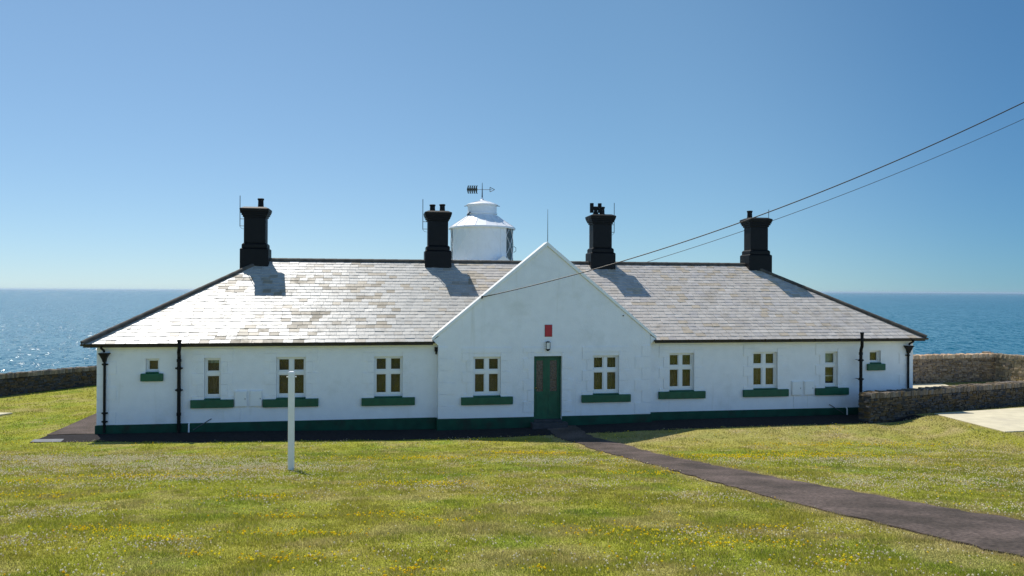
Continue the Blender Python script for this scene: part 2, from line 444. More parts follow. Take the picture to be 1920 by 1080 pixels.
GREEN = pmat("green_paint", (.008, .088, .044), rough=.45, spec=.4, noise=.18, nscale=5, bump=.15, bscale=30)
SHADEDG = pmat("shaded_green_paint", (.006, .058, .034), rough=.6, spec=.25, noise=.25, nscale=3, bump=.3, bscale=30, stain=(.018, .030, .020), sscale=1.8, slo=.52, shi=.72)  # green paint darkened, the plinth's shade put into the colour, plus dirt stain
BLACK = pmat("black_paint", (.007, .007, .0075), rough=.55, spec=.18, noise=.2, nscale=6, bump=.25, bscale=25)
BROWNBLACK = pmat("dark_iron", (.022, .016, .014), rough=.45, spec=.4, noise=.2, nscale=8)
RIDGE = pmat("ridge_tile", (.085, .072, .058), rough=.75, spec=.3, noise=.35, nscale=5, bump=.3, bscale=20, stain=(.14, .12, .075), sscale=2.5, slo=.56, shi=.7)
LEAD = pmat("roof_underlay", (.09, .085, .08), rough=.8)
STEEL = pmat("grey_steel", (.10, .11, .12), rough=.5, metallic=.4)
GLASS = glass_mat("window_glass")
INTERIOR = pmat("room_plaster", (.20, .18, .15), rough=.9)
OLIVE = pmat("olive_curtain", (.150, .140, .095), rough=.9, noise=.2, nscale=5)
BROWNC = pmat("brown_blind", (.078, .072, .068), rough=.9, noise=.15, nscale=14, bump=.3, bscale=60)
NET = pmat("pale_blind", (.42, .50, .46), rough=.9, noise=.1, nscale=6)
SLATE = attr_mat("slate", rough=.43, spec=.5, bump=.16, bscale=14, noise=.12, nscale=5)
def _rough_from_colour(m, lo, hi, r0, r1):
    N, L = m.node_tree.nodes, m.node_tree.links
    a = next(n for n in N if n.bl_idname == "ShaderNodeAttribute"); mr = N.new("ShaderNodeMapRange")
    mr.inputs[1].default_value = lo; mr.inputs[2].default_value = hi; mr.inputs[3].default_value = r0; mr.inputs[4].default_value = r1
    L.new(a.outputs["Fac"], mr.inputs[0])
    # soft lichen bloom: dulls the sheen and warms the stone in drifts that ignore the slate edges
    tc = N.new("ShaderNodeTexCoord"); n = N.new("ShaderNodeTexNoise"); n.inputs["Scale"].default_value = 1.3; n.inputs["Detail"].default_value = 9; n.inputs["Roughness"].default_value = .68
    L.new(tc.outputs["Object"], n.inputs["Vector"]); q = N.new("ShaderNodeMapRange"); q.inputs[1].default_value = .54; q.inputs[2].default_value = .70; q.inputs[4].default_value = 1.0
    L.new(n.outputs["Fac"], q.inputs[0]); ma = N.new("ShaderNodeMath"); ma.operation = 'MULTIPLY_ADD'; ma.inputs[1].default_value = .16
    L.new(q.outputs[0], ma.inputs[0]); L.new(mr.outputs[0], ma.inputs[2]); L.new(ma.outputs[0], N["Principled BSDF"].inputs["Roughness"])
    b = N["Principled BSDF"]; src = b.inputs["Base Color"].links[0].from_socket; mx = N.new("ShaderNodeMix"); mx.data_type = 'RGBA'
    h = N.new("ShaderNodeMath"); h.operation = 'MULTIPLY'; h.inputs[1].default_value = .5; L.new(q.outputs[0], h.inputs[0]); L.new(h.outputs[0], mx.inputs[0])
    L.new(src, mx.inputs[6]); mx.inputs[7].default_value = (.25, .20, .13, 1); L.new(mx.outputs[2], b.inputs["Base Color"])
_rough_from_colour(SLATE, .20, .38, .60, .44)          # mossy dark slates are dull, clean ones have a sheen
REDP = pmat("red_paint", (.42, .022, .030), rough=.5, noise=.1, nscale=6)
BRASS = pmat("brass", (.6, .42, .15), rough=.3, metallic=1.0)

# ------------------------------------------------------------------ house
EAVE_Z = 2.75; TAN = .6009; D_ = 4.33; LEN = 27.95; RIDGE_Z = 5.535; OV = .3
GX0, GX1, GV = 10.45, 17.71, -.30; GC = 14.08
house = empty("keepers_cottage", (HX, HY, 0), HROT)
tag(house, "long white lighthouse keepers' cottage with slate hipped roof, central gable and green door", "house")

# name: (u0,u1,z0,z1, kind)
WINS = {
 's1': (1.40, 1.80, 1.85, 2.28, 'small'), 'w1': (3.13, 3.63, .99, 2.275, 'tall'), 'w2': (5.31, 6.23, .97, 2.28, 'cross'), 'w3': (8.39, 9.31, .95, 2.27, 'cross'),
 'g1': (11.60, 12.52, .95, 2.25, 'cross'), 'g2': (15.67, 16.59, .95, 2.25, 'cross'),
 'r1': (18.50, 19.42, .97, 2.28, 'cross'), 'r2': (21.64, 22.57, .98, 2.29, 'cross'), 'r3': (24.42, 24.93, .99, 2.28, 'tall'), 'rs': (26.21, 26.66, 1.85, 2.30, 'small')}
DOOR = (13.64, 14.60, .12, 2.25)

def wall_holes(mb, u0, u1, z0, z1, v, th, holes):
    us = sorted({u0, u1} | {h[0] for h in holes} | {h[1] for h in holes})
    zs = sorted({z0, z1} | {h[2] for h in holes} | {h[3] for h in holes})
    for a, b in zip(us[:-1], us[1:]):
        for c_, d in zip(zs[:-1], zs[1:]):
            if any(h[0] <= a+1e-6 and h[1] >= b-1e-6 and h[2] <= c_+1e-6 and h[3] >= d-1e-6 for h in holes): continue
            mb.add([(a,v,c_),(b,v,c_),(b,v,d),(a,v,d)], [(0,1,2,3)])
            mb.add([(a,v+th,c_),(b,v+th,c_),(b,v+th,d),(a,v+th,d)], [(3,2,1,0)])
    for h in holes:
        a, b, c_, d = h[:4]; w_ = v+th
        mb.add([(a,v,c_),(a,w_,c_),(a,w_,d),(a,v,d)], [(0,1,2,3)])
        mb.add([(b,v,c_),(b,w_,c_),(b,w_,d),(b,v,d)], [(3,2,1,0)])
        mb.add([(a,v,d),(b,v,d),(b,w_,d),(a,w_,d)], [(3,2,1,0)])
        mb.add([(a,v,c_),(b,v,c_),(b,w_,c_),(a,w_,c_)], [(0,1,2,3)])

mb = MB()
lw = [WINS[k] for k in ('s1','w1','w2','w3')]; gw = [WINS['g1'], WINS['g2'], DOOR]; rw = [WINS[k] for k in ('r1','r2','r3','rs')]
wall_holes(mb, 0, GX0, -.3, 2.72, 0, .3, lw)
wall_holes(mb, GX1, LEN, -.3, 2.72, 0, .3, rw)
wall_holes(mb, GX0, GX1, -.3, 2.92, GV, .45, gw)
for u in (GX0, GX1):
    s_ = 1 if u == GX1 else -1
    q = [(u,GV,-.3),(u,0.0,-.3),(u,0.0,2.92),(u,GV,2.92)]
    mb.add(q, [(0,1,2,3)] if s_ > 0 else [(3,2,1,0)])
# parapet gable
ge = 3.70
mb.prism_y([(GX0, 2.92), (GX1, 2.92), (GX1, 2.955), (GC, 5.93), (GX0, 2.955)], GV, GV+.45)
# ends and back
mb.box(0, .3, .3, 8.66, -.3, 2.72); mb.box(LEN-.3, LEN, .3, 8.66, -.3, 2.72); mb.box(.3, LEN-.3, 8.36, 8.66, -.3, 2.72)
# raised long-and-short dressings round the openings and at the corners
def dressing(h, v, small=False):
    a, b, c_, d = h[:4]; t = .022; hh = .36; wides = (.36, .20)
    z = c_-(.27 if not small else .0); i = 0
    top = d+.13 if not small else d+.10
    while z < top-.02:
        z2 = min(z+hh, top); w_ = wides[i % 2]
        mb.box(a-w_, a-.001, v-t, v-.0005, z+.004, z2-.004)
        mb.box(b+.001, b+w_, v-t, v-.0005, z+.004, z2-.004)
        z = z2; i += 1
    mb.box(a-.36, b+.36, v-t-.002, v-.0005, top, top+.17)
for k, h in WINS.items():
    if h[4] != 'small': dressing(h, GV if k[0] == 'g' else 0)
dressing((DOOR[0], DOOR[1], .66, DOOR[3]), GV)
for (u, s_, v) in ((0, 1, 0), (LEN, -1, 0), (GX0, 1, GV), (GX1, -1, GV)):
    z = .25; i = 0
    while z < 2.5:
        w_ = (.55, .30)[i % 2]; a, b = (u, u+w_) if s_ > 0 else (u-w_, u)
        mb.box(a-.002*(s_ > 0), b+.002*(s_ < 0), v-.020, v-.0005, z+.004, z+.386); z += .39; i += 1
mb.build("wall", WHITE, house)
# interior, so the windows look into a dim room
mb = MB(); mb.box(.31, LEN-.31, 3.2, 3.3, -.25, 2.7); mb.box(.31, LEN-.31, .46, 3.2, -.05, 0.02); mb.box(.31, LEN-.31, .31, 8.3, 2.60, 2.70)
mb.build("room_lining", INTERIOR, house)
# plinth
mb = MB(); P = .045
mb.box(-P, GX0-P-.002, -P, -.0005, -.34, .245); mb.box(GX1+P+.002, LEN+P, -P, -.0005, -.34, .245)
mb.box(GX0-P, DOOR[0]-.002, GV-P, GV-.0005, -.34, .235); mb.box(DOOR[1]+.002, GX1+P, GV-P, GV-.0005, -.34, .235)
mb.box(GX0-P, GX0-.0005, GV+.0005, -.001, -.34, .235); mb.box(GX1+.0005, GX1+P, GV+.0005, -.001, -.34, .235)
mb.box(-P, -.0005, 0.0, 8.7, -.34, .245); mb.box(LEN+.0005, LEN+P, 0.0, 8.7, -.34, .245)
mb.build("plinth", SHADEDG, house, bevel=.012)
mb = MB(); mb.box(DOOR[0]-.12, DOOR[1]+.12, GV-.42, GV-P-.003, -.3, .07); mb.box(DOOR[0]+.003, DOOR[1]-.003, GV-P-.002, GV+.44, -.3, .127)
mb.build("doorstep", pmat("dark_step", (.05, .048, .05), rough=.8, noise=.2), house, bevel=.015)

# ---- windows
def grid_frame(mb, a, b, c_, d, holes, v0, v1):
    us = sorted({a, b} | {h[0] for h in holes} | {h[1] for h in holes}); zs = sorted({c_, d} | {h[2] for h in holes} | {h[3] for h in holes})
    for p, q in zip(us[:-1], us[1:]):
        for r_, s_ in zip(zs[:-1], zs[1:]):
            if any(h[0] <= p+1e-6 and h[1] >= q-1e-6 and h[2] <= r_+1e-6 and h[3] >= s_-1e-6 for h in holes): continue
            mb.add([(p,v0,r_),(q,v0,r_),(q,v0,s_),(p,v0,s_)], [(0,1,2,3)])
    for h in holes:
        p, q, r_, s_ = h
        mb.add([(p,v0,r_),(p,v1,r_),(p,v1,s_),(p,v0,s_)], [(0,1,2,3)]); mb.add([(q,v0,r_),(q,v1,r_),(q,v1,s_),(q,v0,s_)], [(3,2,1,0)])
        mb.add([(p,v0,s_),(q,v0,s_),(q,v1,s_),(p,v1,s_)], [(3,2,1,0)]); mb.add([(p,v0,r_),(q,v0,r_),(q,v1,r_),(p,v1,r_)], [(0,1,2,3)])
    mb.add([(a,v0,c_),(b,v0,c_),(b,v1,c_),(a,v1,c_)], [(3,2,1,0)])
def wavy(mb, u0, u1, z0, z1, v, amp, waves):
    n = int(waves*8); vs = []
    for i in range(n+1):
        u = u0+(u1-u0)*i/n; o = amp*math.sin(2*math.pi*waves*i/n)+.4*amp*math.sin(2*math.pi*waves*.37*i/n+1)
        vs += [(u, v+o, z0), (u, v+o*.8, z1)]
    mb.add(vs, [(2*i, 2*i+2, 2*i+3, 2*i+1) for i in range(n)])
def make_window(key):
    a, b, c_, d, kind = WINS[key]; v = GV if key[0] == 'g' else 0.0
    w_ = empty("window", (0, 0, 0)); w_.parent = house
    o = w_
    fr = MB(); rv = v+.115; A, B, Cc, Dd = a+.002, b-.002, c_+.002, d-.002
    W = b-a
    if kind == 'cross':
        cu = (a+b)/2; zt = c_+(d-c_)*.615; hw = .083
        outer = [(a+.045, cu-.052, c_+.10, zt-.05), (cu+.052, b-.045, c_+.10, zt-.05), (a+.045, cu-.052, zt+.05, d-.045), (cu+.052, b-.045, zt+.05, d-.045)]
    elif kind == 'tall':
        zt = c_+(d-c_)*.615; outer = [(a+.045, b-.045, c_+.10, zt-.05), (a+.045, b-.045, zt+.05, d-.045)]
    else:
        outer = [(a+.04, b-.04, c_+.05, d-.04)]
    grid_frame(fr, A, B, Cc, Dd, outer, rv, rv+.08)
    # opening sashes set a little back inside the frame
    panes = []
    for (p, q, r_, s_) in outer:
        e = .034
        h = (p+e, q-e, r_+e, s_-e); panes.append(h)
        grid_frame(fr, p+.002, q-.002, r_+.002, s_-.002, [h], rv+.022, rv+.07)
    fr.build("frame", SMOOTHW, w_, bevel=0)
    for h in panes:
        pb = MB(); pb.box(h[0]-.004, h[1]+.004, rv+.045, rv+.051, h[2]-.004, h[3]+.004); pb.build("pane", GLASS, w_)
    # sill: a green stone block with a raised seat under the opening
    sb = MB()
    if kind == 'small':
        e = .13; zb = c_-.27; zt2 = c_-.03
    else:
        e = .395 if kind == 'tall' else .40; zb = c_-.275; zt2 = c_-.02
    sb.box(a-e, b+e, v-.10, v-.002, zb, zt2)
    sb.box(a+.004, b-.004, v-.06, rv-.001, zt2+.001, c_+.012)
    sb.build("sill", GREEN, w_, bevel=.02)
    # what hangs behind the glass
    cv = rv+.20
    if key in ('g2', 'r1', 'r2'):
        for (p, q) in ((a-.05, (a+b)/2-.02), ((a+b)/2+.02, b+.05)):
            cb = MB(); wavy(cb, p, q, c_-.05, d+.05, cv, .022, 6); cb.build("curtain", OLIVE, w_, smooth=True)
    elif key in ('w1', 'r3'):
        cb = MB(); wavy(cb, a-.05, b+.05, c_+(d-c_)*.86 if key == 'w1' else c_+(d-c_)*.64, d+.05, cv, .012, 5); cb.build("curtain", NET, w_, smooth=True)
        cb = MB(); wavy(cb, a-.05, b+.05, c_-.05, d+.05, cv+.06, .01, 3); cb.build("blind", BROWNC, w_, smooth=True)
        if key == 'r3':
            cb = MB(); cb.box(a, b, cv-.03, cv-.01, c_+.36, c_+.40); cb.build("blind_rail", SMOOTHW, w_)
    else:
        cb = MB(); wavy(cb, a-.05, b+.05, c_-.05, d+.05, cv+.05, .008, 4); cb.build("blind", BROWNC, w_, smooth=True)
    return w_
for k in WINS: make_window(k)

# ---- front door
dr = empty("front_door", (0, 0, 0)); dr.parent = house
a, b, c_, d = DOOR; dv = GV+.16
mb = MB()
mid = (a+b)/2
mb.box(a+.002, a+.05, dv-.02, dv+.1, c_, d-.002); mb.box(b-.05, b-.002, dv-.02, dv+.1, c_, d-.002); mb.box(a+.052, b-.052, dv-.02, dv+.1, d-.055, d-.002)
mb.build("frame", GREEN, dr, bevel=.006)
mb = MB(); A, B, T = a+.056, b-.056, d-.06
hl = [(A+.06, A+.29, c_+.93, T-.10), (B-.32, B-.08, c_+.93, T-.10)]
grid_frame(mb, A, B, c_+.003, T, hl, dv, dv+.05)
mb.add([(A,dv+.052,c_+.003),(B,dv+.052,c_+.003),(B,dv+.052,c_+.93),(A,dv+.052,c_+.93)], [(3,2,1,0)])
for (p, q) in ((A+.07, mid-.05), (mid+.05, B-.07)): mb.box(p, q, dv-.012, dv-.0005, c_+.14, c_+.80)
mb.build("door_leaf", GREEN, dr, bevel=0)
PATG = pmat("patterned_glass", (.085, .058, .042), rough=.25, spec=.6, noise=.75, nscale=17, bump=.6, bscale=30)
for h in hl:
    gb = MB(); gb.box(h[0]-.004, h[1]+.004, dv+.02, dv+.032, h[2]-.004, h[3]+.004); gb.build("glass_panel", PATG, dr)
kb = MB(); kb.lathe([(.0, .0), (.02, .0), (.014, .03), (.03, .05), (.03, .07), (.0, .085)], n=14)
kn = kb.build("door_knob", BRASS, dr, loc=(A+.045, dv, c_+1.06), smooth=True); kn.rotation_euler = (R(90), 0, 0)

# ---- roof slates
def clip(poly, nx, ny, d):
    out = []
    for i in range(len(poly)):
        p, q = poly[i], poly[(i+1) % len(poly)]
        a_, b_ = p[0]*nx+p[1]*ny-d, q[0]*nx+q[1]*ny-d
        if a_ >= 0: out.append(p)
        if (a_ >= 0) != (b_ >= 0):
            t = a_/(a_-b_); out.append((p[0]+(q[0]-p[0])*t, p[1]+(q[1]-p[1])*t))
    return out
def slates(mb, O, A, B, poly, colf, row=.205, wid=.31, seed=1):
    """O origin, A along the eave, B up the slope (unit); poly convex ccw in (a,b)"""
    rr = random.Random(seed); O, A, B = Vector(O), Vector(A), Vector(B); Nn = A.cross(B)
    amax = max(p[0] for p in poly); amin = min(p[0] for p in poly); bmax = max(p[1] for p in poly)
    edges = []
    for i in range(len(poly)):
        p, q = poly[i], poly[(i+1) % len(poly)]; nx, ny = -(q[1]-p[1]), q[0]-p[0]; l = math.hypot(nx, ny)
        edges.append((nx/l, ny/l, (nx*p[0]+ny*p[1])/l))
    j = 0; b0 = 0.0
    while b0 < bmax:
        b1 = b0+row; x = amin-(wid*.5 if j % 2 else 0)-rr.random()*.05
        while x < amax:
            w_ = wid*rr.uniform(.86, 1.14); x1 = x+w_; g = .0045
            pl_ = [(x+g, b0+rr.uniform(-.005, .004)), (x1-g, b0+rr.uniform(-.005, .004)), (x1-g, b1+.012), (x+g, b1+.012)]
            for e in edges: 
                if len(pl_) > 2: pl_ = clip(pl_, *e)
            if len(pl_) > 2:
                ta, tb = rr.gauss(0, .0022), rr.gauss(0, .0018)
                top = []; bot = []
                for (p, q) in pl_:
                    h = .018-.013*(q-b0)/(row+.012)+ta*(p-x-w_/2)/w_*2+tb
                    base = O+A*p+B*q
                    top.append(base+Nn*h); bot.append(base+Nn*.001)
                n = len(top)
                cc_ = colf(x+w_/2, b0, rr)
                if cc_ is None: x = x1; continue
                mb.add(top+bot, [tuple(range(n))]+[((i+1) % n, i, n+i, n+(i+1) % n) for i in range(n)], cc_)
            x = x1
        b0 = b1; j += 1
def col_front(a_, b_, rr):                              # no slates where the gable wall stands through the eaves
    if GX0-.02 < a_-OV < GX1+.02 and b_*cs-OV < .02: return None
    return col_main(a_, b_, rr)
def col_main(a_, b_, rr):
    u = a_-OV
    k = rr.uniform(.945, 1.05)
    st = float(fbm(np.array([a_*.55]), np.array([b_*.55+3]), 4)[0]); fine = rr.random()
    if u < 12:
        base = (.42, .405, .37)
        if st > .56 and fine < .30: q = rr.uniform(.9, 1.3); base = (.28*q, .236*q, .172*q)
        elif fine < .035: base = (.35, .305, .24)
        elif fine < .14: base = (.37, .345, .30)
    else:
        base = (.47, .43, .385)
        if fine < .05+.25*(st > .58): base = (.445, .378, .29)
        elif fine < .11: base = (.40, .37, .345)
        elif fine < .28: base = (.51, .47, .425)
        elif fine < .36: base = (.44, .41, .385)
    return tuple(x*k for x in base)
sl_len = (D_+OV)*math.sqrt(1+TAN*TAN); cs = 1/math.sqrt(1+TAN*TAN); sn = TAN*cs
z_e = RIDGE_Z-TAN*(D_+OV)
mb = MB(); Lr = LEN+2*OV; ins = D_+OV
slates(mb, (-OV, -OV, z_e), (1,0,0), (0,cs,sn), [(0,0),(Lr,0),(Lr-ins,sl_len),(ins,sl_len)], col_front, seed=11)
slates(mb, (Lr-OV, 8.66+OV, z_e), (-1,0,0), (0,-cs,sn), [(0,0),(Lr,0),(Lr-ins,sl_len),(ins,sl_len)], col_main, row=.41, wid=.62, seed=12)
dep = 8.66+2*OV
slates(mb, (-OV, 8.66+OV, z_e), (0,-1,0), (cs,0,sn), [(0,0),(dep,0),(dep/2,sl_len)], col_main, row=.41, wid=.62, seed=13)
slates(mb, (LEN+OV, -OV, z_e), (0,1,0), (-cs,0,sn), [(0,0),(dep,0),(dep/2,sl_len)], col_main, row=.41, wid=.62, seed=14)
# the roof behind the gable parapet
gt = .765; gzr = 5.49; gl = 3.78; gs = gl*math.sqrt(1+gt*gt); gc = 1/math.sqrt(1+gt*gt); gz0 = gzr-gt*gl
slates(mb, (GC-gl, D_, gz0), (0,-1,0), (gc,0,gt*gc), [(0,0),(4.15,0),(4.15,gs),(0,gs)], col_main, seed=15)
slates(mb, (GC+gl, .18, gz0), (0,1,0), (-gc,0,gt*gc), [(0,0),(4.15,0),(4.15,gs),(0,gs)], col_main, seed=16)
mb.build("roof", SLATE, house)
mb = MB(); e = .004
R0 = [(-OV,-OV,z_e-e),(LEN+OV,-OV,z_e-e),(LEN+OV,8.66+OV,z_e-e),(-OV,8.66+OV,z_e-e),(D_,D_,RIDGE_Z-e),(LEN-D_,D_,RIDGE_Z-e)]
zp = lambda v: RIDGE_Z-TAN*(D_-v)-e
R0 += [(GX0+.1,-OV,zp(-OV)),(GX0+.1,.08,zp(.08)),(GX1-.1,.08,zp(.08)),(GX1-.1,-OV,zp(-OV))]
mb.add(R0, [(0,6,7,8,9,1,5,4),(1,2,5),(2,3,4,5),(3,0,4)])
mb.add([(GC-gl,.16,gz0-e),(GC,.16,gzr-e),(GC,D_,gzr-e),(GC-gl,D_,gz0-e)], [(0,1,2,3)]); mb.add([(GC+gl,.16,gz0-e),(GC,.16,gzr-e),(GC,D_,gzr-e),(GC+gl,D_,gz0-e)], [(3,2,1,0)])
# soffit and fascia
mb.box(-OV+.02, GX0-.05, -OV+.02, -.002, z_e-.055, z_e-.03); mb.box(GX1+.05, LEN+OV-.02, -OV+.02, -.002, z_e-.055, z_e-.03)
mb.build("roof_underlay", SMOOTHW, house)

# ridge and hip tiles
def half_round(mb, p0, p1, r, piece=.45):
    p0, p1 = Vector(p0), Vector(p1); L_ = (p1-p0).length; d = (p1-p0)/L_; n = max(1, int(L_/piece))
    side = d.cross(Vector((0,0,1))).normalized(); up = side.cross(d)
    for i in range(n):
        a_, b_ = p0+d*(L_*i/n), p0+d*(L_*(i+1)/n+.02); vs = []; m = 9
        for P_, rr in ((a_, r), (b_, r*1.06)):
            for k in range(m):
                t = math.pi*(-.12+1.24*k/(m-1)); vs.append(P_+side*(rr*math.cos(t))+up*(rr*math.sin(t)))
        mb.add(vs, [(k, k+1, m+k+1, m+k) for k in range(m-1)])
mb = MB()
half_round(mb, (D_-.1, D_, RIDGE_Z-.01), (LEN-D_+.1, D_, RIDGE_Z-.01), .095)
mb.build("ridge_tiles", RIDGE, house, smooth=False)
for (p, q) in (((-OV-.02,-OV-.02,z_e+.03), (D_,D_,RIDGE_Z)), ((LEN+OV+.02,-OV-.02,z_e+.03), (LEN-D_,D_,RIDGE_Z)), ((-OV,8.66+OV,z_e+.03), (D_,D_,RIDGE_Z)), ((LEN+OV,8.66+OV,z_e+.03), (LEN-D_,D_,RIDGE_Z))):
    mb = MB(); half_round(mb, p, q, .085); mb.build("hip_tiles", RIDGE, house)
# gable coping
mb = MB()
sl_ = (5.93-2.955)/(GC-GX0); t = .125; ln = math.hypot(1, sl_)
for s_ in (-1, 1):
    ue = GC+s_*(GC-GX0+.20); ze = 5.93-sl_*(GC-GX0+.20)
    poly = [(GC, 5.93+.003), (GC, 5.93+t*ln*.92), (ue, ze+t*.92), (ue, ze+.003)]
    if s_ < 0: poly = [poly[0], poly[1], poly[2], poly[3]]
    else: poly = poly[::-1]
    mb.prism_y(poly, GV-.055, GV+.50)
mb.build("gable_coping", SMOOTHW, house, bevel=.012)
mb = MB()
for s_ in (-1, 1):
    mb = MB(); u0 = GC+s_*(GC-GX0+.17); u1 = GC+s_*(GC-GX0)
    mb.prism_y([(min(u0,u1), 2.78), (max(u0,u1), 2.78), (max(u0,u1), 2.86), (min(u0,u1), 2.80)] if False else ([(u0, 2.80), (u1-.0, 2.62), (u1, 2.92), (u0, 2.79+.02)] if s_ < 0 else [(u1, 2.62), (u0, 2.80), (u0, 2.81), (u1, 2.92)]), GV-.03, GV+.44)
    mb.build("kneeler", SMOOTHW, house, bevel=.008)

# ---- gutters
def gutter(u0, u1, nm="gutter"):
    mb = MB(); r = .062; n = 10
    vs = []
    for u in (u0, u1):
        for k in range(n+1):
            t = math.pi+math.pi*k/n; vs.append((u, -OV-.045+r*math.cos(t), z_e+.012+r*math.sin(t)))
    mb.add(vs, [(k, k+1, n+2+k, n+1+k) for k in range(n)]+[tuple(range(n+1)), tuple(range(2*n+1, n, -1))])
    x = u0+.3
    while x < u1: mb.box(x-.012, x+.012, -OV-.115, -OV+.03, z_e-.055, z_e+.022); x += .95
    mb.box(u0+.05, u1-.05, -OV+.004, -OV+.03, z_e-.10, z_e-.004)
    mb.build(nm, BROWNBLACK, house)
gutter(-OV-.05, GX0-.12); gutter(GX1+.12, LEN+OV+.05)
def downpipe(u, hopper_dir):
    mb = MB(); v = -.075; r = .038
    mb.tube([(u-.02*hopper_dir, -OV-.04, z_e-.04), (u-.02*hopper_dir, -OV-.02, z_e-.12), (u, -.14, z_e-.2), (u, -.13, 2.50)], .036)
    mb.taper(u, -.105, 2.30, 2.44, .065, .06, .13, .095); mb.box(u-.145, u+.145, -.21, -.006, 2.44, 2.475); mb.taper(u, -.09, 2.20, 2.30, .042, .042, .065, .06)
    mb.tube([(u, v, 2.22), (u, v, .16), (u, v-.02, .02)], r, 12)
    for z in (2.12, .62, .36): mb.tube([(u, v, z-.03), (u, v, z+.03)], r+.012, 12); mb.box(u-.085, u+.085, v+.01, -.003, z-.02, z+.02)
    mb.build("downpipe", BLACK, house, smooth=False)
downpipe(.24, 1); downpipe(27.72, -1)
def soil_pipe(u, top, du, v):
    mb = MB(); r = .055; vt = -OV-.17
    mb.tube([(u, vt, top), (u, vt, 2.62), (u+du*.4, vt*.75+v*.25, 2.50), (u+du*.8, vt*.2+v*.8, 2.38), (u+du, v, 2.28), (u+du, v, -.12)], r, 14)
    mb.tube([(u, vt, top-.05), (u, vt, top+.02)], r+.012, 14)
    for z in (2.22, 1.98, 1.30, .55): mb.tube([(u+du, v, z-.045), (u+du, v, z+.045)], r+.014, 14)
    for z in (1.98, 1.30):
        mb.box(u+du-.11, u+du+.11, v-.02, v+.02, z-.022, z+.022); mb.tube([(u+du, v, z), (u+du, -.003, z)], .012, 6)
    mb.build("soil_pipe", BLACK, house)
soil_pipe(2.50, 2.87, -.09, -.12); soil_pipe(25.58, 2.97, .07, -.30)
for (u, s_) in ((2.70, 1), (25.25, -1)):
    mb = MB(); mb.tube([(u, -.09, -.10), (u, -.09, .20), (u, -.06, .235), (u, -.003, .235)], .024, 10); mb.build("waste_pipe", SMOOTHW, house)
    mb = MB(); mb.tube([(u+.12*s_, -.075, .04), (u+.66*s_, -.02, .37)], .014, 8); mb.build("stay_rod", STEEL, house)
# cables on the wall under the meter boxes
for u, z1 in ((4.22, .73), (23.20, .73), (23.74, .72)):
    mb = MB(); mb.tube([(u, -.008, .25), (u, -.008, z1)], .009, 6); mb.build("wall_conduit", SMOOTHW, house)
mb = MB(); mb.box(GX0-.10, GX0-.006, -.12, -.002, 2.42, 2.56); mb.tube([(GX0-.05, -.1, 2.42), (GX0-.05, -.1, 2.33)], .03, 8); mb.build("cable_bracket", BLACK, house, bevel=.01)
mb = MB(); mb.tube([(11.87, GV-.001, 4.17), (11.87, GV-.10, 4.17), (11.87, GV-.12, 4.21)], .014, 8); mb.lathe([(.0,-.03),(.028,-.03),(.03,.0),(.02,.02),(.028,.04),(.0,.05)], cx=11.87, cy=GV-.12, n=12)
mb.v = mb.v[:]; 
for i in range(len(mb.v)-72, len(mb.v)): mb.v[i] = (mb.v[i][0], mb.v[i][1], mb.v[i][2]+4.22)
mb.build("cable_bracket", BROWNBLACK, house)
mb = MB(); mb.tube([(16.73, GV-.001, 3.60), (16.73, GV-.05, 3.60)], .02, 8); mb.build("wall_hook", BROWNBLACK, house)
mb = MB(); mb.tube([(GC+.04, GV+.12, 6.02), (GC+.04, GV+.12, 7.18)], .013, 8, r1=.006); mb.build("lightning_rod", STEEL, house)

# ---- chimneys
def pot(ch, x, y, z, h, r=.105):
    mb = MB(); mb.lathe([(r*1.15, z-.06), (r*1.1, z+.04), (r, z+.06), (r*.92, z+h-.08), (r*1.12, z+h-.05), (r*1.12, z+h-.01), (r*.98, z+h), (r*.8, z+h), (r*.75, z+.1)], cx=x, cy=y, n=18, cap=False)
    return mb.build("chimney_pot", BLACK, ch, smooth=False)
def chimney(uc, pots, rod_side, rod_z, hcowl=None):
    ch = MB(); v = D_; hx, hy = .505, .42
    ch.box(uc-hx, uc+hx, v-hy, v+hy, 4.6, 5.93)
    ch.taper(uc, v, 5.931, 5.97, hx, hy, hx-.05, hy-.05); ch.box(uc-hx+.055, uc+hx-.055, v-hy+.055, v+hy-.055, 5.971, 6.10)
    ch.taper(uc, v, 6.101, 6.16, hx-.055, hy-.055, hx-.115, hy-.115)
    ch.box(uc-.385, uc+.385, v-.30, v+.30, 6.16, 7.10)
    for k, (z0, z1, g) in enumerate(((7.101, 7.17, .035), (7.171, 7.24, .075), (7.241, 7.30, .105))): ch.box(uc-.385-g, uc+.385+g, v-.30-g, v+.30+g, z0, z1)
    ch.taper(uc, v, 7.301, 7.42, .505, .42, .525, .44); ch.taper(uc, v, 7.421, 7.49, .525, .44, .38, .30)
    o = ch.build("chimney", BLACK, house, bevel=.014)
    for (dx, h) in pots: pot(o, uc+dx, v, 7.47, h)
    if hcowl is not None:
        m2 = MB(); x = uc+hcowl; z = 7.46
        m2.lathe([(.16, z), (.12, z+.06), (.075, z+.14), (.07, z+.28)], cx=x, cy=v, n=16)
        m2.tube([(x-.17, v, z+.29), (x+.17, v, z+.29)], .075, 14)
        for s_ in (-1, 1): m2.tube([(x+s_*.165, v, z+.11), (x+s_*.165, v, z+.49)], .078, 14)
        m2.build("chimney_cowl", BLACK, o)
    r = MB(); x = uc+rod_side*.57; z0, z1, brk = rod_z
    r.tube([(x, v, z0), (x, v, z1)], .013, 8)
    for zb in brk: r.tube([(x, v, zb), (uc+rod_side*.38, v, zb)], .011, 6)
    r.tube([(x, v, z0), (x-rod_side*.06, v, z0-.08), (uc+rod_side*.38, v, z0-.1)], .006, 6)
    r.build("lightning_rod", STEEL, o)
    return o
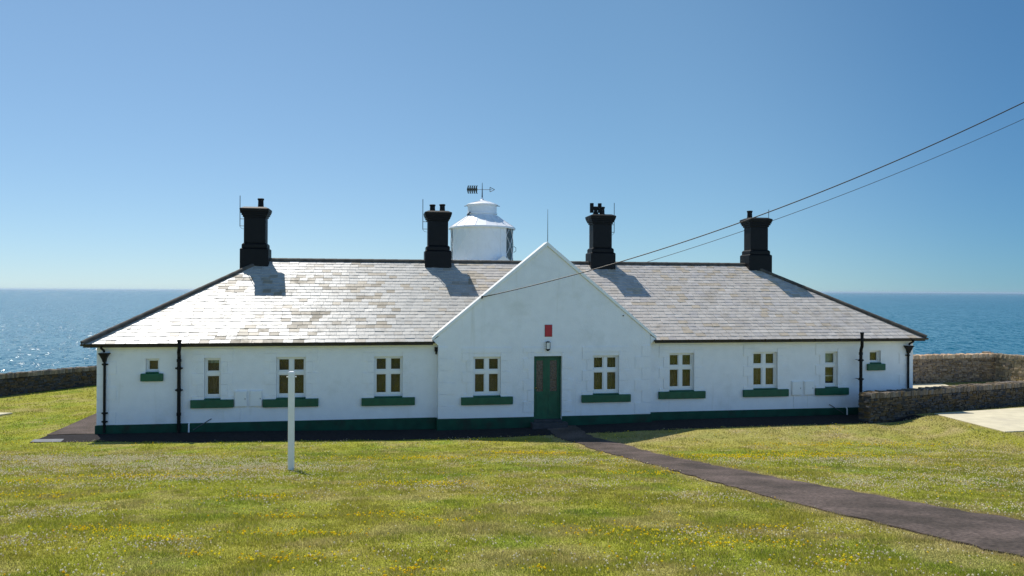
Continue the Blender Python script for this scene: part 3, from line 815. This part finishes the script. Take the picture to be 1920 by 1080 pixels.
chimney(4.02, [(.17, .36)], -1, (6.78, 7.92, (7.06, 6.80)))
chimney(10.76, [(-.20, .28), (.18, .30)], -1, (6.78, 7.95, (7.08, 6.80)))
chimney(17.28, [(.06, .34)], 1, (6.78, 7.98, (7.10, 6.80)), hcowl=-.20)
chimney(23.97, [(-.34+.06, .32)], 1, (7.2, 7.86, (7.30, 7.22)))

# ------------------------------------------------------------------ things fixed to the house front
def on_house(name, u, v, z):
    x, y = to_xy(u, v); return empty(name, (x, y, z), HROT)
lamp = on_house("wall_lamp", 14.10, GV, 2.60)
tag(lamp, "small lantern with white glass on a dark bracket above the green door", "lamp")
mb = MB(); mb.box(-.05, .05, -.03, -.001, -.13, .13); mb.taper(0, -.075, -.17, -.11, .03, .03, .07, .055); mb.taper(0, -.075, .115, .15, .075, .06, .04, .03)
for sx in (-.065, .065): mb.box(sx-.006, sx+.006, -.135, -.125, -.11, .115)
mb.build("lamp_bracket", BLACK, lamp)
mb = MB(); mb.taper(0, -.075, -.109, .114, .058, .045, .062, .05); mb.build("lamp_glass", pmat("opal_glass", (.72, .72, .70), rough=.25, spec=.5), lamp, bevel=.012)
pq = on_house("wall_plaque", 14.13, GV, 3.10)
tag(pq, "plain red rectangular plaque on the gable wall above the lantern", "plaque")
mb = MB(); mb.box(-.115, .115, -.030, -.0165, -.19, .19); mb.build("plaque_board", REDP, pq, bevel=.008)
mb = MB(); mb.box(-.127, .127, -.016, -.0005, -.202, .202); mb.build("plaque_rim", pmat("dull_red", (.20, .05, .05), rough=.6), pq)
def meter(u, label):
    o = on_house("meter_box", u, 0, .98)
    tag(o, label, "meter box", "white meter boxes on the cottage front")
    mb = MB(); mb.box(-.19, .19, -.05, -.001, -.255, .255); mb.build("box_case", SMOOTHW, o, bevel=.01)
    mb = MB(); mb.box(-.17, .17, -.066, -.0505, -.235, .235); d_ = mb.build("box_door", SMOOTHW, o, bevel=.006)
    mb = MB(); mb.box(.125, .145, -.074, -.0665, -.02, .02); mb.build("latch", STEEL, d_)
meter(4.24, "white meter box right beside the green sill of the tall narrow left window")
meter(4.70, "white meter box just left of the green sill of the window behind the white post")
meter(23.30, "white meter box touching the green sill of the right-hand four-pane window")
meter(23.78, "white meter box nearest the green sill of the tall narrow right window")

# ------------------------------------------------------------------ white post on the lawn
px_, py_ = -4.43, 15.57; pz = float(terr(px_, py_))
post = empty("line_post", (px_, py_, pz), R(8))
tag(post, "white square timber post with two short pegs standing alone on the lawn", "post")
POSTM = pmat("weathered_white", (.78, .78, .77), rough=.55, noise=.05, nscale=6, stain=(.42, .41, .38), sscale=3.0, slo=.60, shi=.76, bump=.2, bscale=20)
mb = MB(); mb.box(-.059, .059, -.059, .059, -.3, 1.97); mb.taper(0, 0, 1.9701, 1.995, .059, .059, .042, .042); mb.build("shaft", POSTM, post, bevel=.012)
for s_ in (-1, 1):
    mb = MB(); mb.tube([(s_*.058, 0, 1.885), (s_*.098, 0, 1.885)], .013, 10); mb.build("peg", SMOOTHW, post)

# ------------------------------------------------------------------ stone walls
def stone_wall(name, pts, h0, h1, thick, label, seed, base=(.30, .25, .18), row=.105, ln=.24, cope=.2, zoff=0.0, cope_sunlit=1.0, level=None):
    rr = random.Random(seed); mb = MB(); P = [Vector((x, y, 0)) for x, y in pts]
    seglen = [(q-p).length for p, q in zip(P[:-1], P[1:])]; L_ = sum(seglen)
    def frame(s):
        acc = 0
        for i, l in enumerate(seglen):
            if s <= acc+l or i == len(seglen)-1:
                d = (P[i+1]-P[i])/l; return P[i]+d*(s-acc), d
            acc += l
    def stone(s0, s1, t0, t1, z0, z1, j=.018, tiltz=0, pal=None):
        sm = (s0+s1)/2; p0, d = frame(sm); n = Vector((d.y, -d.x, 0))
        vs = []
        for (a_, b_, c_) in ((0,0,0),(1,0,0),(1,1,0),(0,1,0),(0,0,1),(1,0,1),(1,1,1),(0,1,1)):
            s = (s0 if not a_ else s1)-sm; t = t0 if not b_ else t1; z = z0 if not c_ else z1
            q = p0+d*(s+rr.uniform(-j, j)+(tiltz if c_ else 0))+n*(-t+rr.uniform(-j, j)); gz = (float(terr(q.x, q.y))+zoff) if level is None else level
            vs.append((q.x, q.y, gz+z+rr.uniform(-j, j)*.6))
        k = rr.uniform(.6, 1.25); w_ = rr.uniform(-.03, .03)
        colr = tuple(max(.02, c*k+w_*e) for c, e in zip(pal or base, (1, .3, -.6)))
        mb.add(vs, [(0,3,2,1),(4,5,6,7),(0,1,5,4),(1,2,6,5),(2,3,7,6),(3,0,4,7)], colr)
    hh = lambda s: h0+(h1-h0)*s/L_
    # dark hearting behind the face stones
    s = 0
    while s < L_:
        s1 = min(s+.5, L_); H = hh(s)
        stone(s, s1, .06, thick-.06, -.3, H-cope*.6, j=.004, pal=(.05, .045, .04)); s = s1
    for face in (0, 1):
        z = -.12; r_i = 0
        while True:
            rh = row*rr.uniform(.75, 1.3); s = -rr.random()*.1
            if z > max(h0, h1)-cope-.03: break
            while s < L_:
                l = ln*rr.uniform(.5, 1.6); s1 = min(s+l, L_+.02)
                if z+rh*.6 < hh(max(s, 0))-cope and s1-s > .04:
                    b_ = rr.uniform(0, .035)
                    if face == 0: stone(max(s, 0)+.008, s1-.008, b_, .2, z+.006, z+rh-.004)
                    else: stone(max(s, 0)+.008, s1-.008, thick-.2, thick-b_, z+.006, z+rh-.004)
                s = s1
            z += rh; r_i += 1
    # rounded ends and coping: stones set on edge, coping colour lightened to look sunlit
    s = 0
    while s < L_:
        l = rr.uniform(.055, .14); s1 = min(s+l, L_); H = hh(s)
        stone(s+.004, s1-.004, -.01, thick*.5, H-cope, H-rr.uniform(.0, .05), j=.014, tiltz=rr.uniform(.0, .03), pal=tuple(c*cope_sunlit for c in base))
        stone(s+.004, s1-.004, thick*.5, thick+.01, H-cope, H-rr.uniform(.0, .05), j=.014, tiltz=rr.uniform(.0, .03), pal=tuple(c*cope_sunlit for c in base)); s = s1
    z = -.1
    while z < h0-cope*.5:
        rh = row*rr.uniform(.9, 1.4)
        stone(-.06, .12, .03, thick*.5, z+.006, z+rh); stone(-.06, .12, thick*.5, thick-.03, z+.006, z+rh); z += rh
    o = mb.build(name, attr_mat(name+"_stone", rough=.9, spec=.2, bump=.8, bscale=30, noise=.25, nscale=22))
    tag(o, label, "stone wall", "dry stone walls round the cottage"); return o
stone_wall("stone_wall", LEFT_WALL, 1.04, .80, .45, "dark dry stone wall at the left edge of the lawn with the sea behind it", 3, base=(.095, .082, .066), row=.065, ln=.17, cope_sunlit=2.2)
stone_wall("stone_wall", FAR_WALL, 1.40, 1.40, .5, "tall brown stone wall with sunlit-toned coping behind the right end of the cottage", 4, base=(.33, .235, .155), row=.07, ln=.17, cope_sunlit=2.0)
stone_wall("stone_wall", FAR_WALL_SIDE, 1.40, 1.32, .5, "sunlit length of tall rubble wall at the far right edge", 5, base=(.42, .33, .23), row=.13, ln=.26, cope_sunlit=1.15)
stone_wall("stone_wall", LOW_WALL, 1.05, 1.06, .5, "low rounded-end stone wall joining the right end of the cottage beside the concrete pad", 6, base=(.105, .085, .064), row=.06, ln=.17, cope_sunlit=1.9, level=-.04)

# ------------------------------------------------------------------ overhead lines
def cable(name, p0, p1, sag, r, label):
    p0, p1 = Vector(p0), Vector(p1); n = 60
    pts = [p0.lerp(p1, i/n)-Vector((0, 0, sag*4*(i/n)*(1-i/n))) for i in range(n+1)]
    mb = MB(); mb.tube(pts, r, 6); o = mb.build(name, BROWNBLACK, smooth=True)
    tag(o, label, "cable", "overhead lines to the cottage"); return o
x0, y0 = to_xy(11.87, GV-.13)
CAB1 = ((x0, y0, 4.22), (27.6, 18.5, 18.14), 1.92)
cable("overhead_cable", CAB1[0], CAB1[1], CAB1[2], .016, "thicker dark overhead cable running from the gable bracket up to the right")
cable("overhead_cable", (3.13, 34.95, 4.89), (38.0, 30.0, 20.9), 1.57, .012, "thinner overhead cable passing behind the rightmost chimney")

# ------------------------------------------------------------------ lighthouse
LX, LY = -1.95, 50.0
lh = empty("lighthouse", (LX, LY, 0)); tag(lh, "white round lighthouse tower with conical lantern roof and arrow weather vane", "lighthouse")
LW = pmat("lighthouse_white", (.82, .82, .82), rough=.45, spec=.4, noise=.03, nscale=3, stain=(.66, .64, .60), sscale=2.2, slo=.62, shi=.82)
mb = MB(); mb.lathe([(2.75, -.5), (2.6, 0), (2.42, 5.3), (2.55, 5.45), (2.9, 5.6), (2.9, 5.75), (2.4, 5.75), (2.2, 5.76), (2.2, 6.1), (0, 6.1)], n=56); mb.build("tower", LW, lh, smooth=False)
mb = MB()
for k in range(24):
    t = 2*math.pi*k/24; mb.tube([(2.82*math.cos(t), 2.82*math.sin(t), 5.75), (2.82*math.cos(t), 2.82*math.sin(t), 6.05)], .018, 6)
mb.tube([(2.82*math.cos(2*math.pi*k/48), 2.82*math.sin(2*math.pi*k/48), 6.05) for k in range(49)], .022, 6, cap=False); mb.build("gallery_railing", LW, lh)
RL = 2.02; ZB, ZT = 6.1, 8.42
A0, A1 = R(-90-62), R(-90+50)               # solid panels on the landward side
mb = MB(); mb.lathe([(RL, ZB), (RL, ZT)], n=40, a0=A0, a1=A1); mb.lathe([(RL-.03, ZT), (RL-.03, ZB)], n=40, a0=A0, a1=A1); mb.build("blank_panels", LW, lh, smooth=True)
mb = MB(); mb.lathe([(RL-.02, ZB), (RL-.02, ZT)], n=40, a0=A1, a1=A0+2*math.pi); mb.build("lantern_glazing", glass_mat("lantern_glass"), lh, smooth=True)
mb = MB(); nb = 14
for k in range(nb):
    for s_ in (-1, 1):
        pts = [((RL-.002)*math.cos(2*math.pi*k/nb+s_*t*.85), (RL-.002)*math.sin(2*math.pi*k/nb+s_*t*.85), ZB+(ZT-ZB)*t) for t in [i/14 for i in range(15)]]
        mb.tube(pts, .017, 5)
mb.build("astragals", LW, lh)
for ang in (A0, A1):
    mb = MB(); mb.tube([(RL*math.cos(ang), RL*math.sin(ang), ZB), (RL*math.cos(ang), RL*math.sin(ang), ZT)], .035, 8); mb.build("mullion", LW, lh)
mb = MB(); ang = R(-90+37); mb.tube([((RL+.01)*math.cos(ang), (RL+.01)*math.sin(ang), ZB), ((RL+.01)*math.cos(ang), (RL+.01)*math.sin(ang), ZT)], .022, 6)
mb.build("mullion", LW, lh)
mb = MB(); mb.lathe([(0, ZB), (.55, ZB), (.5, 6.5), (.75, 6.9), (.82, 7.3), (.75, 7.7), (.45, 8.1), (0, 8.15)], n=24); mb.build("lamp_lens", pmat("lens_glass", (.5, .6, .6), rough=.1, spec=.8), lh, smooth=True)
mb = MB(); mb.lathe([(RL-.1, ZT-.02), (RL+.13, ZT-.05), (RL+.15, ZT+.0), (RL+.13, ZT+.08), (RL+.05, ZT+.11), (.95, 9.28), (.93, 9.30)], n=18); mb.lathe([(.93, 9.26), (.2, 9.27)], n=18)
mb.lathe([(.2, 8.6), (RL-.1, ZT-.02)], n=18)
mb.build("lantern_roof", LW, lh)
mb = MB()
for k in range(18):
    t = 2*math.pi*(k)/18; mb.tube([((RL+.06)*math.cos(t), (RL+.06)*math.sin(t), ZT+.12), (.96*math.cos(t), .96*math.sin(t), 9.29)], .014, 5)
mb.build("roof_seams", LW, lh)
mb = MB(); mb.lathe([(.90, 9.28), (.92, 9.34), (.98, 9.36), (.98, 9.44), (.94, 9.46), (.94, 9.88), (1.0, 9.90), (1.02, 9.97), (.99, 10.0), (.6, 10.14), (.2, 10.26), (.10, 10.32), (.06, 10.45), (0, 10.46)], n=32); mb.build("ventilator", LW, lh)
for s_ in (-1, 1):
    mb = MB(); mb.tube([(s_*.9, -.3, 9.9), (s_*1.14, -.3, 9.86)], .025, 6); mb.build("ladder_hook", STEEL, lh)
mb = MB(); mb.tube([(RL+.03, -.1, 6.9), (RL+.17, -.1, 7.0), (RL+.17, -.1, 7.2), (RL+.03, -.1, 7.3)], .018, 6); mb.build("handhold", STEEL, lh)
mb = MB(); mb.tube([(-.93, -.35, 9.30), (-.75, -.75, 9.42)], .05, 8)
mb.build("roof_spout", STEEL, lh)
mb = MB(); hx_ = 1.42; mb.prism_y([(hx_-.60, 6.11), (hx_+.60, 6.11), (hx_+.60, 6.15), (hx_, 6.62), (hx_-.60, 6.15)], -2.35, -1.2); mb.build("door_hood", LW, lh, bevel=.02)
# weather vane
VM = pmat("vane_dark", (.035, .035, .022), rough=.6); VG = pmat("vane_gold", (.22, .18, .06), rough=.5, noise=.3)
mb = MB(); mb.tube([(0, 0, 10.42), (0, 0, 11.42)], .045, 8, r1=.014); mb.tube([(-1.0, 0, 10.97), (.62, 0, 10.97)], .016, 6)
vane = mb.build("weather_vane", STEEL, lh)
mb = MB()
for k in range(5):
    x = -.98+.135*k
    mb.prism_y([(x-.02, 10.97), (x+.05, 10.72), (x+.15, 10.70), (x+.10, 10.80), (x+.13, 10.97), (x+.10, 11.14), (x+.15, 11.24), (x+.05, 11.22)], -.02+.001*k, .02+.001*k)
mb.build("vane_feathers", VM, vane)
mb = MB()
tri = [(.50, 10.82), (.50, 11.12), (.80, 10.97)]
for p, q in zip(tri, tri[1:]+tri[:1]): mb.tube([(p[0], 0, p[1]), (q[0], 0, q[1])], .02, 6)
mb.build("vane_point", STEEL, vane)

# ------------------------------------------------------------------ grass, clover and trefoil
def keep_mask(x, y, margin=.0):
    u, v = to_uv(x, y)
    ok = in_poly(x, y, LAND)
    ok &= ~in_poly(x+rng.normal(0, .035, x.shape), y+rng.normal(0, .035, x.shape), PATH_POLY)
    ok &= ~((u > -1.40) & (u < 27.0) & (v > -1.28-.42*ss(.4, 3.0, u)+.05*np.sin(u*3.6)) & (v < 9.0))
    ok &= ~((u > -.1) & (u < 28.2) & (v > -.1) & (v < 9.0))
    ok &= ~in_poly(x, y, SLAB)
    ok &= ~in_poly(x, y, [(-22.0, 26.9), (-18.05, 26.72), (-17.72, 27.5), (-22.0, 27.75)])
    ok &= ~in_poly(x, y, [(-14.05, 22.78), (-13.9, 22.35), (-13.05, 22.42), (-13.2, 22.85)])
    ok &= ~in_poly(x, y, [(15.4, 30.8), (27, 35.5), (24.2, 38.7), (15.2, 36.4)])
    for wl in (LEFT_WALL, LOW_WALL): ok &= dist_line(x, y, wl) > .28
    ok &= np.hypot(x-px_, y-py_) > .06
    return ok
def scatter(bands):
    X = []; Y = []; Bn = []
    for (y0_, y1_, dens) in bands:
        xm = .70*y1_+1.2; n = int(2*xm*(y1_-y0_)*dens)
        x = rng.uniform(-xm, xm, n); y = rng.uniform(y0_, y1_, n)
        k = np.abs(x) < .70*y+1.2
        X.append(x[k]); Y.append(y[k]); Bn.append(np.full(k.sum(), dens))
    return np.concatenate(X), np.concatenate(Y), np.concatenate(Bn)
def grass():
    x, y, dn = scatter([(5.2, 7.5, 6500), (7.5, 10, 4300), (10, 13, 2500), (13, 17, 1400), (17, 22, 800), (22, 29, 480), (29, 41, 200)])
    # thin the sward on the dry patches
    k = keep_mask(x, y); x, y, dn = x[k], y[k], dn[k]
    n = len(x); col = lawn_col(x, y)
    clump = fbm(x*2.3+3, y*2.3+8, 3)
    h = (.013+.017*ss(.35, .7, clump))*rng.uniform(.6, 1.5, n)*np.where(rng.random(n) < .02, 1.9, 1)
    wd = .0042*np.sqrt(6500/dn)**.85*rng.uniform(.7, 1.3, n)
    h = h*(1+.25*(wd/.0042-1)*.3)
    th = rng.uniform(0, 2*math.pi, n); lean = rng.uniform(.15, 1.1, n)*h; la = rng.uniform(0, 2*math.pi, n)
    z = terr(x, y)
    bx, by = np.cos(th)*wd, np.sin(th)*wd
    V = np.empty((n, 3, 3), np.float32)
    V[:, 0] = np.c_[x-bx, y-by, z-.005]; V[:, 1] = np.c_[x+bx, y+by, z-.005]
    V[:, 2] = np.c_[x+lean*np.cos(la), y+lean*np.sin(la), z+h]
    col = col*rng.uniform(.72, 1.3, n)[:, None]
    straw = rng.random(n) < .10+.12*ss(.5, .65, fbm(x*1.7, y*1.7, 3))
    col[straw] = np.array([.50, .42, .19])*rng.uniform(.7, 1.1, straw.sum())[:, None]
    cc = np.ones((n, 3, 4), np.float32); cc[:, :, :3] = col[:, None, :]
    tri_mesh("grass", V.reshape(-1, 3), np.arange(3*n, dtype=np.int32).reshape(-1, 3), cc.reshape(-1, 4), attr_mat("grass_blade", rough=.6, spec=.25, transl=.5))
def tri_mesh(name, V, F, col, mat):
    me = bpy.data.meshes.new(name); me.vertices.add(len(V)); me.vertices.foreach_set("co", V.astype(np.float32).ravel())
    me.loops.add(F.size); me.loops.foreach_set("vertex_index", F.astype(np.int32).ravel())
    me.polygons.add(len(F)); me.polygons.foreach_set("loop_start", np.arange(0, F.size, 3, dtype=np.int32)); me.polygons.foreach_set("loop_total", np.full(len(F), 3, np.int32))
    me.update(calc_edges=True)
    at = me.color_attributes.new("Col", 'FLOAT_COLOR', 'POINT'); at.data.foreach_set("color", col.astype(np.float32).ravel())
    me.materials.append(mat); o = bpy.data.objects.new(name, me); C.objects.link(o); o["kind"] = "stuff"
    return o
OCT = np.array([(1,0,0),(0,1,0),(-1,0,0),(0,-1,0),(0,0,1),(0,0,-1)], float)
OF = np.array([(0,1,4),(1,2,4),(2,3,4),(3,0,4),(1,0,5),(2,1,5),(3,2,5),(0,3,5)])
def flowers(name, x, y, r, hgt, cols, flat):
    n = len(x); z = terr(x, y)+hgt
    a = rng.uniform(0, 2*math.pi, n); ca, sa = np.cos(a), np.sin(a)
    V = np.empty((n, 6, 3))
    V[:, :, 0] = x[:, None]+r[:, None]*(OCT[:, 0]*ca[:, None]-OCT[:, 1]*sa[:, None])
    V[:, :, 1] = y[:, None]+r[:, None]*(OCT[:, 0]*sa[:, None]+OCT[:, 1]*ca[:, None])
    V[:, :, 2] = z[:, None]+r[:, None]*OCT[:, 2]*flat
    F = (OF[None]+6*np.arange(n)[:, None, None]).reshape(-1, 3)
    cc = np.ones((n, 6, 4)); cc[:, :, :3] = cols[:, None, :]
    o = tri_mesh(name, V.reshape(-1, 3), F, cc.reshape(-1, 4), attr_mat(name+"_petals", rough=.8, spec=.1, transl=.6))
    return o
def blobs(x, y, spots):
    d = np.zeros(x.shape)
    for (cx, cy, rx, ry, a) in spots: d = np.maximum(d, a*np.exp(-(((x-cx)/rx)**2+((y-cy)/ry)**2)))
    return d
grass()
# white clover: drifts and strays
x, y, dn = scatter([(5.2, 9, 420), (9, 14, 520), (14, 19, 480), (19, 27, 260)])
k = keep_mask(x, y); x, y = x[k], y[k]
base = ss(.55, .70, fbm(x*.8+60, y*.8+33, 4))*.16+.005
spots = [(-9.8,17.5,2.8,1.6,.95),(-6.3,15.9,2.4,.9,1.0),(-10.6,14.7,2.0,.6,.6),(-5.4,13.9,1.8,.5,.75),(-2.2,12.6,1.6,.5,.35),(-6.8,12.6,1.3,.35,.4),(-5.6,9.6,.8,.35,.5),(-3.4,7.6,.35,.2,.7),(-4.9,7.9,.5,.3,.5),
         (1.0,18.0,1.5,1.0,.5),(3.0,11.5,.7,.5,.35),(2.4,8.3,.7,.4,.45),(1.6,7.0,.8,.5,.3),(3.2,7.4,.8,.5,.4),(7.5,13.8,2.2,.8,.55),(7.8,18.5,2.0,.9,.6),(10.3,15.8,1.6,.7,.5),(11.5,21.2,2.4,.7,.5),(8.3,10.6,1.3,.4,.8),(9.0,12.2,1.0,.4,.5),(7.2,10.0,.7,.2,.9),(5.2,18.0,.7,.8,.4)]
p = np.clip(base+blobs(x, y, spots)*ss(.25, .55, fbm(x*2.2, y*2.2+50, 3))*1.15, 0, 1)
k = rng.random(len(x)) < p; x, y = x[k], y[k]; n = len(x)
cl = np.array([.88, .83, .66])*rng.uniform(.75, 1.1, n)[:, None]; pk = rng.random(n) < .2; cl[pk] = np.array([.72, .60, .46])
flowers("white_clover", x, y, rng.uniform(.007, .0125, n)*(1+.02*np.maximum(y-8, 0)), rng.uniform(.025, .05, n), cl, .95)
# yellow trefoil
x, y, dn = scatter([(5.2, 9, 420), (9, 14, 380), (14, 19, 300), (19, 27, 220)])
k = keep_mask(x, y); x, y = x[k], y[k]
base = ss(.60, .76, fbm(x*1.1+10, y*1.1+77, 4))*.06+.006
spots = [(-2.35,8.35,.55,.14,1.0),(-2.0,7.05,.40,.16,1.0),(-2.9,7.2,.18,.1,.9),(-4.6,8.5,.5,.2,.7),(-3.7,8.0,.5,.12,.8),(-2.8,9.6,.5,.15,.7),(-1.6,9.7,.5,.2,.6),(-.8,9.2,.25,.15,.7),(-6.6,14.2,1.2,.3,.6),(-3.6,11.4,.5,.25,.5),
         (.6,20.4,1.1,.35,1.0),(-2.2,18.7,1.4,.4,.6),(-1.6,13.2,.7,.35,.6),(2.6,15.0,.6,.3,.5),(1.3,8.6,.9,.3,.45),(2.2,7.9,.8,.25,.5),(-.9,6.6,.25,.1,.8),(.2,6.7,.15,.1,.7),(5.6,19.5,1.2,.8,.7),(7.8,20.0,1.6,.8,.6),(10.0,22.4,2.4,.3,.8),(3.0,8.9,.4,.12,.6),(3.0,7.0,.4,.15,.5),(-7.9,11.3,1.1,.3,.5),(-9.0,13.3,1.2,.25,.4)]
p = np.clip(base+blobs(x, y, spots)*ss(.2, .45, fbm(x*3.2, y*3.2+90, 3))*1.1, 0, 1)
k = rng.random(len(x)) < p; x, y = x[k], y[k]; n = len(x)
cl = np.array([.96, .84, .05])*rng.uniform(.8, 1.1, n)[:, None]; ok_ = rng.random(n) < .3; cl[ok_] = np.array([.92, .68, .03])
flowers("yellow_trefoil", x, y, rng.uniform(.009, .017, n)*(1+.025*np.maximum(y-8, 0)), rng.uniform(.025, .05, n), cl, .7)

HAZE = 2.6e-5
# ------------------------------------------------------------------ sea haze
hm, hN, hL, hb = new_mat("summer_haze"); hN.remove(hb)
pv = hN.new("ShaderNodeVolumePrincipled"); pv.inputs["Color"].default_value = (.70, .86, 1.0, 1); pv.inputs["Density"].default_value = HAZE
pv.inputs["Anisotropy"].default_value = .35
hL.new(pv.outputs[0], hN["Material Output"].inputs["Volume"])
mb = MB(); mb.box(-123000, 123000, -6000, 123000, -43, 26)
hz = mb.build("haze", hm); hz["kind"] = "stuff"
